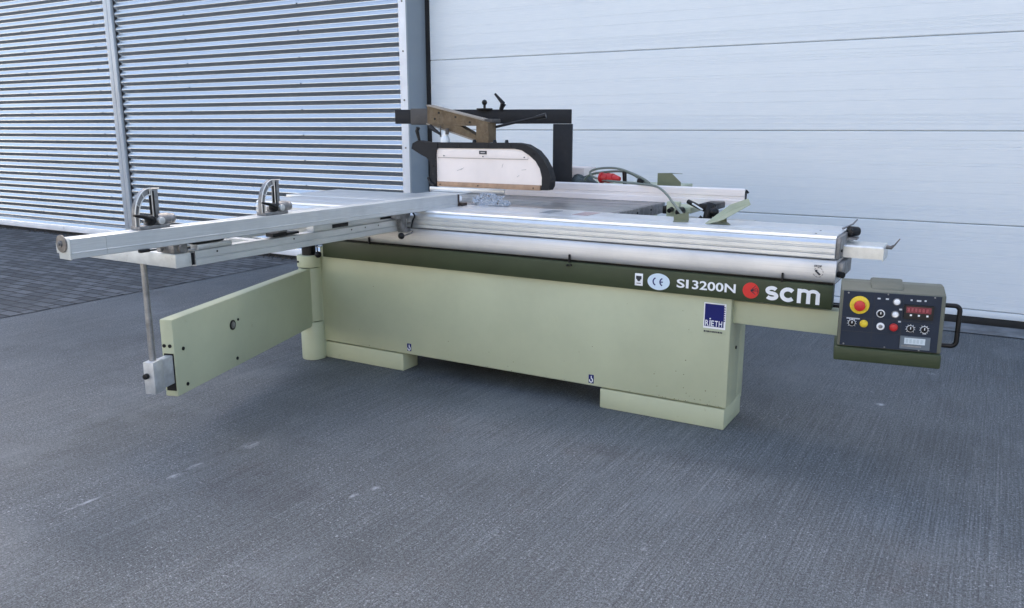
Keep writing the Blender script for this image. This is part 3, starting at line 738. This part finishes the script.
path = [(Wd-.004,.05,zB),(xr-.022,.05,zB)] + [(xr-.022+.018*math.sin(R(a)), .05, zB-.018+.018*math.cos(R(a))) for a in range(15, 91, 15)] + [(xr-.022+.018*math.cos(R(a)), .05, zA+.018-.018*math.sin(R(a))) for a in range(0, 91, 15)] + [(Wd-.004,.05,zA)]
mb.tube(path, .0085, 12); mb.build('side_handle', BLACK, con, M=T)

# pivot post and swing arm
mb = MB(); PX, PY = -3.372, 3.425
mb.cyl((PX,PY,0), (PX,PY,.225), .068, n=40, bev=.004)
mb.box(PX+.01, PX+.06, PY+.02, PY+.085, .02, .60)
mb.build('pivot_base', CREAM, saw)
mb = MB(); mb.cyl((PX,PY,.229), (PX,PY,.541), .063, n=40, bev=.003); mb.cyl((PX,PY,.20), (PX,PY,.60), .05, n=24, mat=1)
dv = Vector((-2.928, 2.156, 0)) - Vector((PX+.030, PY, 0)); ang = math.atan2(dv.y, dv.x); Ln = dv.length
TA = Matrix.Translation((PX+.030, PY, 0)) @ Matrix.Rotation(ang, 4, 'Z')
mb.box(.03, Ln, -.062, 0.0, .200, .541, bev=.009, M=TA)
swing = mb.build('swing_arm', [CREAM, BLACK], saw)
mb = MB(); mb.cyl((PX,PY,.545), (PX,PY,.612), .069, n=40, bev=.004); mb.cyl((PX-.02,PY-.065,.578), (PX-.02,PY-.072,.578), .006, n=8, mat=1)
mb.cyl((PX,PY,.61), (PX,PY,.80), .04, n=20, mat=1)
mb.tube([(PX+.085,PY-.02,.69),(PX+.085,PY-.02,.635)], .004, 6, 1); mb.ball((PX+.09,PY-.02,.622), .019, mat=1)
mb.build('pivot_collar', [CREAM, BLACK], saw)
def on_face(s, z):   # the arm's right-hand face
    return TA @ Vector((s, 0, z))
nrm = (TA.to_3x3() @ Vector((0,1,0))).normalized()
def stud(s, z, r, h=.004, name='screw', inner=0):
    mb = MB(); p = on_face(s, z); mb.cyl(p-nrm*.001, p+nrm*h, r, n=20)
    if inner: mb.cyl(p-nrm*.001, p+nrm*(h+.002), inner, n=20, mat=1)
    mb.build(name, [BLACK, CASTAL], swing)
stud(Ln-.455, .410, .024, .004, 'cap_plug', .016); stud(Ln-.505, .425, .006)
for s, z in ((Ln-.060, .400), (Ln-.070, .238), (Ln-.475, .240)): stud(s, z, .008)
for s in (-.046, -.019):
    p = TA @ Vector((Ln, s, .425)); d_ = (TA.to_3x3() @ Vector((1,0,0))); mb = MB(); mb.cyl(p-d_*.001, p+d_*.003, .008, n=12); mb.build('screw', BLACK, swing)
mb = MB(); mb.box(Ln-.001, Ln+.002, -.050, -.006, .228, .392, mat=1, M=TA); mb.box(Ln-.1, Ln+.10, -.046, -.010, .262, .385, bev=.003, M=TA)
mb.box(Ln+.075, Ln+.140, -.052, -.004, .256, .392, bev=.003, M=TA)
p = TA @ Vector((Ln+.14, -.035, .335)); d_ = TA.to_3x3() @ Vector((1,0,0)); mb.cyl(p, p+d_*.018, .012, n=14, mat=1, bev=.003)
mb.build('telescopic_bar', [simple('worn_alu', (.55,.57,.58), .5, .5, wear=.12, wscale=20), BLACK], swing)
rx, ry = (TA @ Vector((Ln+.107, -.028, 0)))[:2]
mb = MB(); mb.cyl((rx, ry, .38), (rx, ry, .60), .0135, n=16); mb.cyl((rx, ry, .60), (rx, ry, .805), .0125, n=16)
mb.build('support_rod', simple('dull_steel', (.30,.30,.30), .42, .6, wear=.2, wscale=20), swing)

# cross table frame (outrigger)
FX = -2.665
mb = MB()
mb.prism([(FX,.803),(FX,.826),(FX-.004,.828),(FX-.004,.831),(FX,.833),(FX,.858),(FX-.003,.861),(FX-.05,.861),(FX-.053,.858),(FX-.053,.803),(FX-.05,.80),(FX-.003,.80)], 'y', 2.095, 3.435)
mb.prism([(FX-.47,.80),(FX-.47,.861),(FX-.52,.861),(FX-.52,.80)], 'y', 2.095, 3.435)
for y in (2.45, 2.95, 3.38): mb.box(FX-.472, FX-.05, y-.02, y+.02, .803, .858)
mb.box(-3.30, FX-.01, 3.02, 3.432, .862, .889, bev=.003); mb.box(-3.30, FX-.02, 2.86, 3.0, .862, .886, bev=.003)
mb.box(FX-.053, FX-.004, 2.75, 3.40, .8615, .889, bev=.002)
mb.box(FX-.045, FX-.002, 2.11, 2.28, .862, .882, bev=.002)
mb.box(FX-.003, FX-.001, 2.87, 2.98, .866, .884, mat=1); mb.box(FX-.003, FX-.001, 3.22, 3.31, .872, .883, mat=1)
mb.box(-2.71, -2.667, 2.50, 2.58, .866, .882, mat=1); mb.box(-2.71, -2.672, 2.59, 2.66, .866, .876, mat=1)
for y in (2.20, 2.62, 3.0, 3.1, 3.2): mb.cyl((FX-.002, y, .846), (FX+.001, y, .846), .004, n=8, mat=1)
frame = mb.build('cross_table_frame', [ALU_Y, BLACK], saw)
mb = MB(); mb.box(-3.22, FX-.002, 2.005, 2.078, .803, .857, bev=.004); mb.box(FX-.055, FX-.006, 2.079, 2.094, .806, .852, mat=1)
mb.build('end_bar', [simple('painted_end_bar', (.60,.62,.60), .45, .2, wear=.08, wscale=18, dirt=((.33,.33,.28), 40, .6, .75)), BLACK], frame)
mb = MB(); mb.box(-2.76, -2.68, 2.01, 2.075, .858, .892, bev=.003); mb.cyl((-2.69,2.04,.874),(-2.665,2.04,.874), .015, n=14); mb.cyl((-2.735,2.0,.876),(-2.735,1.985,.876), .012, n=12); mb.box(-2.74, -2.68, 2.10, 2.25, .884, .896, mat=1)
mb.build('fence_support', [CASTAL, BLACK], frame)
for y in (2.55, 2.85): mb = MB(); mb.box(-2.76, -2.68, y, y+.05, .862, .892, bev=.003); mb.build('fence_support', CASTAL, frame)
mb = MB(); mb.prism([(3.30,.895),(3.30,.868),(3.345,.862),(3.352,.795),(3.40,.790),(3.43,.795),(3.42,.81),(3.395,.812),(3.39,.86),(3.425,.875),(3.432,.895)], 'x', FX+.001, FX+.030, bev=.002)
mb.tube([(-2.625,3.43,.898),(-2.62,3.445,.872),(-2.62,3.425,.85),(-2.62,3.41,.812)], .005, 8, 1)
mb.tube([(-2.62,3.42,.795),(-2.61,3.40,.789),(-2.60,3.33,.785)], .004, 6, 0); mb.ball((-2.60,3.30,.785), .017, mat=1)
mb.build('table_clamp', [CASTAL, BLACK], frame)

# crosscut fence, lying across on the frame (local: x across, y along)
ang = math.atan2(3.735-1.58, -2.545+2.629) - math.pi/2
TF = Matrix.Translation((-2.629, 1.58, 0)) @ Matrix.Rotation(ang, 4, 'Z')
LF = math.hypot(3.735-1.58, .084)
mb = MB()
pf = [(0,.903),(0,.9185),(.0022,.9195),(.0022,.9225),(0,.9235),(0,.968),(-.002,.970),(-.020,.970),(-.0205,.966),(-.026,.966),(-.0265,.970),(-.062,.970),(-.064,.968),(-.064,.955),(-.105,.953),(-.105,.935),(-.064,.933),(-.064,.903),(-.062,.901),(-.002,.901)]
mb.prism(pf, 'y', .125, LF, M=TF)
mb.prism([(a+.001, b_) for a, b_ in pf[:14]] + [(-.064,.903),(-.062,.901),(-.002,.901)], 'y', 0, .1235, M=TF)
fence = mb.build('crosscut_fence', ALU_Y, saw, ang=25)
mb = MB(); p = lambda x, y, z: TF @ Vector((x, y, z))
mb.box(-.066, .002, -.006, -.0005, .899, .968, bev=.001, M=TF); mb.cyl(p(-.038,-.006,.952), p(-.038,-.012,.952), .030, n=32, mat=1, bev=.002)
mb.cyl(p(-.038,-.012,.952), p(-.038,-.018,.952), .011, n=16, mat=2); mb.cyl(p(-.038,-.018,.952), p(-.038,-.023,.952), .006, n=8, mat=2)
mb.box(-.093, -.067, .0, .02, .915, .952, bev=.003, M=TF)
mb.build('end_cap', [simple('grey_cap', (.50,.52,.50), .5), RUST, CASTAL], fence)
mb = MB(); mb.box(-.06, .004, LF+.001, LF+.012, .900, .967, bev=.001, M=TF); mb.box(-.02, .02, LF+.012, LF+.06, .905, .92, M=TF)
mb.box(-.04, .005, LF+.012, LF+.035, .93, .958, mat=1, bev=.004, M=TF)
mb.build('end_shoe', [simple('dark_brown_shoe', (.045,.03,.022), .6), WHITE], fence)
mb = MB(); mb.box(.003, .02, .235, .275, .893, .905, bev=.003, M=TF); mb.box(.003, .018, .275, .30, .895, .90, M=TF)
mb.build('scale_pointer', BLACK, fence)
# flip stop: local y along the fence, z up
def flip_stop(y):
    S = TF @ Matrix.Translation((-.03, y, .970)) @ Matrix.Scale(1.0, 4)
    mb = MB()
    mb.box(-.028, .026, -.065, .060, .0, .014, bev=.003); mb.box(-.02, .02, -.02, .055, .014, .034, bev=.005)
    # quarter ring in the along/up plane with ribs
    EX = .64
    ex = lambda q: [(a*EX, b_) for a, b_ in q]
    ro = ex(arc(.0, .040, .105, 90, 178, 12)); ri = ex(arc(.0, .040, .084, 90, 178, 12))
    po = [(a-.004, b_-.004) for a, b_ in ro]; 
    mb.prism([(a, b_) for a, b_ in ro] + [(-.105*EX,.012)] + [(-.084*EX,.012)] + [(a, b_) for a, b_ in ri[::-1]], 'x', -.012, .010)
    for r_ in (.106, .083):
        q = ex(arc(.0, .040, r_, 90, 178, 12))
        mb.tube([(0.012, a, b_) for a, b_ in q] + [(0.012, -r_*EX, .012)], .0022, 6, 1)
    for a in (92, 120, 150, 176):
        c_, s_ = math.cos(R(a)), math.sin(R(a)); mb.tube([(.012,.083*c_*EX,.04+.083*s_),(.012,.106*c_*EX,.04+.106*s_)], .002, 6, 1)
    mb.box(-.012, .008, .006, .034, .030, .146, bev=.003)
    mb.tube([(.012,.004,.03),(.012,.004,.144),(.012,.036,.144)], .0022, 6, 1); mb.box(.010, .0125, .009, .014, .04, .136, mat=2)
    mb.box(.009, .0105, -.006, .003, .05, .135, mat=2)
    mb.cyl((.0,.02,.030), (.0,.075,.030), .024, .022, 18, bev=.004); mb.cyl((.0,.075,.030), (.0,.092,.030), .019, n=14, bev=.003)
    mb.cyl((.02,.022,.028), (.036,.022,.028), .014, n=14, bev=.003, mat=1)
    mb.cyl((.012,-.015,.032), (.038,-.018,.032), .018, .016, 14, mat=2, bev=.003); mb.tube([(.034,-.02,.036),(.045,-.06,.050),(.05,-.098,.058)], [.010,.007,.004], 8, 2)
    mb.bm.transform(S)
    return mb.build('flip_stop', [CASTAL, simple('bright_rib', (.62,.62,.6), .4, .5), BLACK], fence)
flip_stop(1.90-1.58); flip_stop(2.47-1.58)

# ------------------------------------------------------------------ loose things on and behind the table
bagm, bnt, bb = newmat('crumpled_clear_film')
bb.inputs['Base Color'].default_value = (.55,.62,.70,1); bb.inputs['Roughness'].default_value = .25; bb.inputs['Transmission Weight'].default_value = .45; bb.inputs['Alpha'].default_value = .55
bump(bnt, bb, noise(bnt, 45, 4, .7), .8, .01)
bag = empty('plastic_bag', (-2.39, 3.87, .905), 'small crumpled clear plastic bag lying on the table below the white blade guard', 'plastic bag')
tb = bmesh.new(); bmesh.ops.create_icosphere(tb, subdivisions=4, radius=1)
rnd = random.Random(3)
from mathutils import noise as mn
for v in tb.verts:
    k = 1 + .45*mn.noise(v.co*2.6) + .22*mn.noise(v.co*7)
    v.co = Vector((v.co.x*.105*k, v.co.y*.06*k, max(0, v.co.z)*.058*k))
mb = MB(); mb.add(tb, 0, Matrix.Translation((-2.42, 3.87, .9045))); mb.build('film', bagm, bag)
mb = MB()
for i in range(34):
    a = rnd.uniform(10, 170); r_ = rnd.uniform(.55, .92)
    mb.box(0,.006,0,.004,0,.004, rnd.choice((0,1,1)), M=Matrix.Translation((-2.42+.098*r_*math.cos(R(a)), 3.815+rnd.uniform(0,.03), .907+.070*r_*math.sin(R(a)))) @ Matrix.Rotation(rnd.uniform(0,3), 4, 'Y'))
mb.build('small_parts', [RUBBER, CASTAL], bag)

# power cable with red plug
def smooth(pts, n=6):
    out = []
    P = [Vector(p) for p in pts]; P = [P[0]] + P + [P[-1]]
    for i in range(1, len(P)-2):
        for k in range(n):
            t = k/n; a, b_, c_, d_ = P[i-1], P[i], P[i+1], P[i+2]
            out.append(.5*((2*b_)+(-a+c_)*t+(2*a-5*b_+4*c_-d_)*t*t+(-a+3*b_-3*c_+d_)*t**3))
    out.append(P[-2]); return out
cab_ = empty('power_cable', (-2.0, 4.6, .905), 'grey power cable with red plug coiled over the fence behind the table', 'cable')
mb = MB()
mb.tube(smooth([(-1.245,3.70,.914),(-1.30,3.80,.93),(-1.40,3.98,.952),(-1.52,4.2,.980),(-1.66,4.42,1.000),(-1.80,4.50,1.0055),(-1.93,4.55,1.008),(-2.06,4.60,1.012),(-2.15,4.64,1.026),(-2.185,4.66,1.050),(-2.15,4.66,1.072),(-2.06,4.64,1.084),(-1.97,4.61,1.082),(-1.88,4.58,1.062),(-1.80,4.56,1.034),(-1.75,4.55,1.008)]), .0070, 8)
mb.tube(smooth([(-2.24,4.70,1.0),(-2.20,4.69,1.035),(-2.10,4.68,1.055),(-1.98,4.67,1.064),(-1.90,4.65,1.05),(-1.82,4.62,1.015),(-1.76,4.62,.99)]), .0070, 8)
mb.build('cable_loop', CABLE, cab_)
mb = MB(); mb.cyl((-2.09,4.63,1.024), (-2.00,4.605,1.026), .029, .028, 22, bev=.005); mb.cyl((-2.00,4.605,1.026), (-1.955,4.592,1.022), .025, .014, 20, bev=.004); mb.cyl((-2.095,4.631,1.024), (-2.082,4.628,1.024), .033, n=22)
mb.cyl((-2.045,4.6175,1.025),(-2.034,4.6145,1.025), .031, n=22)
mb.build('plug', RED, cab_)
# rear shelf that carries the odds and ends
mb = MB(); mb.box(-2.80, -1.72, 4.64, 5.25, .93, .965, bev=.004); mb.box(-2.6, -1.9, 4.8, 5.1, .5, .93)
mb.build('rear_shelf', CREAM, saw)
mb = MB(); mb.box(-2.60, -2.29, 4.80, 4.98, .966, 1.072, bev=.004)
tag(mb.build('white_box', simple('white_box_paint', (.78,.68,.64), .5), origin=(-2.44,4.89,.966)), 'plain white box behind the long fence, right of the black post', 'box')
tb = bmesh.new(); bmesh.ops.create_icosphere(tb, subdivisions=3, radius=1)
for v in tb.verts:
    k = 1+.45*mn.noise(v.co*2.3)+.2*mn.noise(v.co*6); v.co = Vector((v.co.x*.10*k, v.co.y*.05*k, max(0,v.co.z)*.062*k))
mb = MB(); mb.add(tb, 0, Matrix.Translation((-2.28, 4.74, .966)))
tag(mb.build('crumpled_cloth', simple('dark_rag', (.10,.12,.12), .9, wear=.3, wscale=30), origin=(-2.28,4.74,.966)), 'crumpled dark grey rag between the white box and the red plug', 'rag')
mb = MB(); mb.cyl((-1.83,4.61,.966), (-1.83,4.61,1.0), .007, n=8); mb.ball((-1.83,4.61,1.013), .022); mb.build('clamp_knob', BLACK, rf)
mb = MB()
mb.cyl((-1.95,4.66,.98), (-1.955,4.66,1.065), .012, .014, 10); mb.build('locking_pin', BLACK, rf)
# loose olive sheet metal pieces
def sheetpiece(name, label, pts, th, mats, origin):
    mb = MB(); tb = bmesh.new()
    for quad in pts:
        V = [tb.verts.new(p) for p in quad]; f = tb.faces.new(V)
    bmesh.ops.remove_doubles(tb, verts=tb.verts[:], dist=.0005)
    bmesh.ops.recalc_face_normals(tb, faces=tb.faces[:])
    r_ = bmesh.ops.solidify(tb, geom=tb.faces[:], thickness=th)
    mb.add(tb, 0); o = mb.build(name, mats, origin=origin); tag(o, label, 'metal plate'); return o
A_, B_, C_, D_ = Vector((-1.107,3.588,.906)), Vector((-.985,3.74,.985)), Vector((-.99,3.60,.906)), Vector((-.925,3.86,1.00))
sheetpiece('channel_plate', 'large bent olive metal channel leaning on the right end of the sliding table',
    [((-1.112,3.592,.908), (-1.040,3.722,.984), (-1.022,3.72,.964), (-1.100,3.585,.906)),
     ((-1.100,3.585,.906), (-1.022,3.72,.964), (-.948,3.722,.990), (-1.034,3.600,.928)),
     ((-1.040,3.722,.984), (-.966,3.745,1.013), (-.948,3.722,.990), (-1.022,3.72,.964))], -.0025, [simple('light_olive', (.33,.36,.25), .45)], (-1.05,3.7,.905))
sheetpiece('base_plate', 'flat dark olive plate lying under the leaning channel on the sliding table',
    [((-1.105,3.602,.9065),(-1.000,3.60,.9065),(-1.045,3.70,.9065),(-1.085,3.70,.9065)), ((-1.085,3.70,.9065),(-1.045,3.70,.9065),(-1.045,3.69,.935),(-1.075,3.69,.935))], .002, [OLIVE], (-1.05,3.7,.905))
sheetpiece('angle_plate', 'small grey-green bent plate standing where the cable ends on the sliding table',
    [((-1.275,3.64,.9055),(-1.217,3.68,.9055),(-1.219,3.68,.943),(-1.277,3.64,.932)), ((-1.275,3.64,.9055),(-1.217,3.68,.9055),(-1.20,3.62,.9055),(-1.26,3.585,.9055))], .002, [OLIVE], (-1.25,3.65,.905))
sheetpiece('bent_plate', 'grey-green bent plate sticking up behind the right half of the long fence',
    [((-1.777,4.75,.96),(-1.63,4.75,.96),(-1.63,4.75,1.004),(-1.69,4.75,1.058),(-1.777,4.75,1.055)), ((-1.777,4.75,1.055),(-1.69,4.75,1.058),(-1.66,4.86,1.05),(-1.75,4.86,1.05))], .003, [OLIVE], (-1.7,4.75,.966))

for o in bpy.data.objects:
    if '_o' in o: del o['_o']
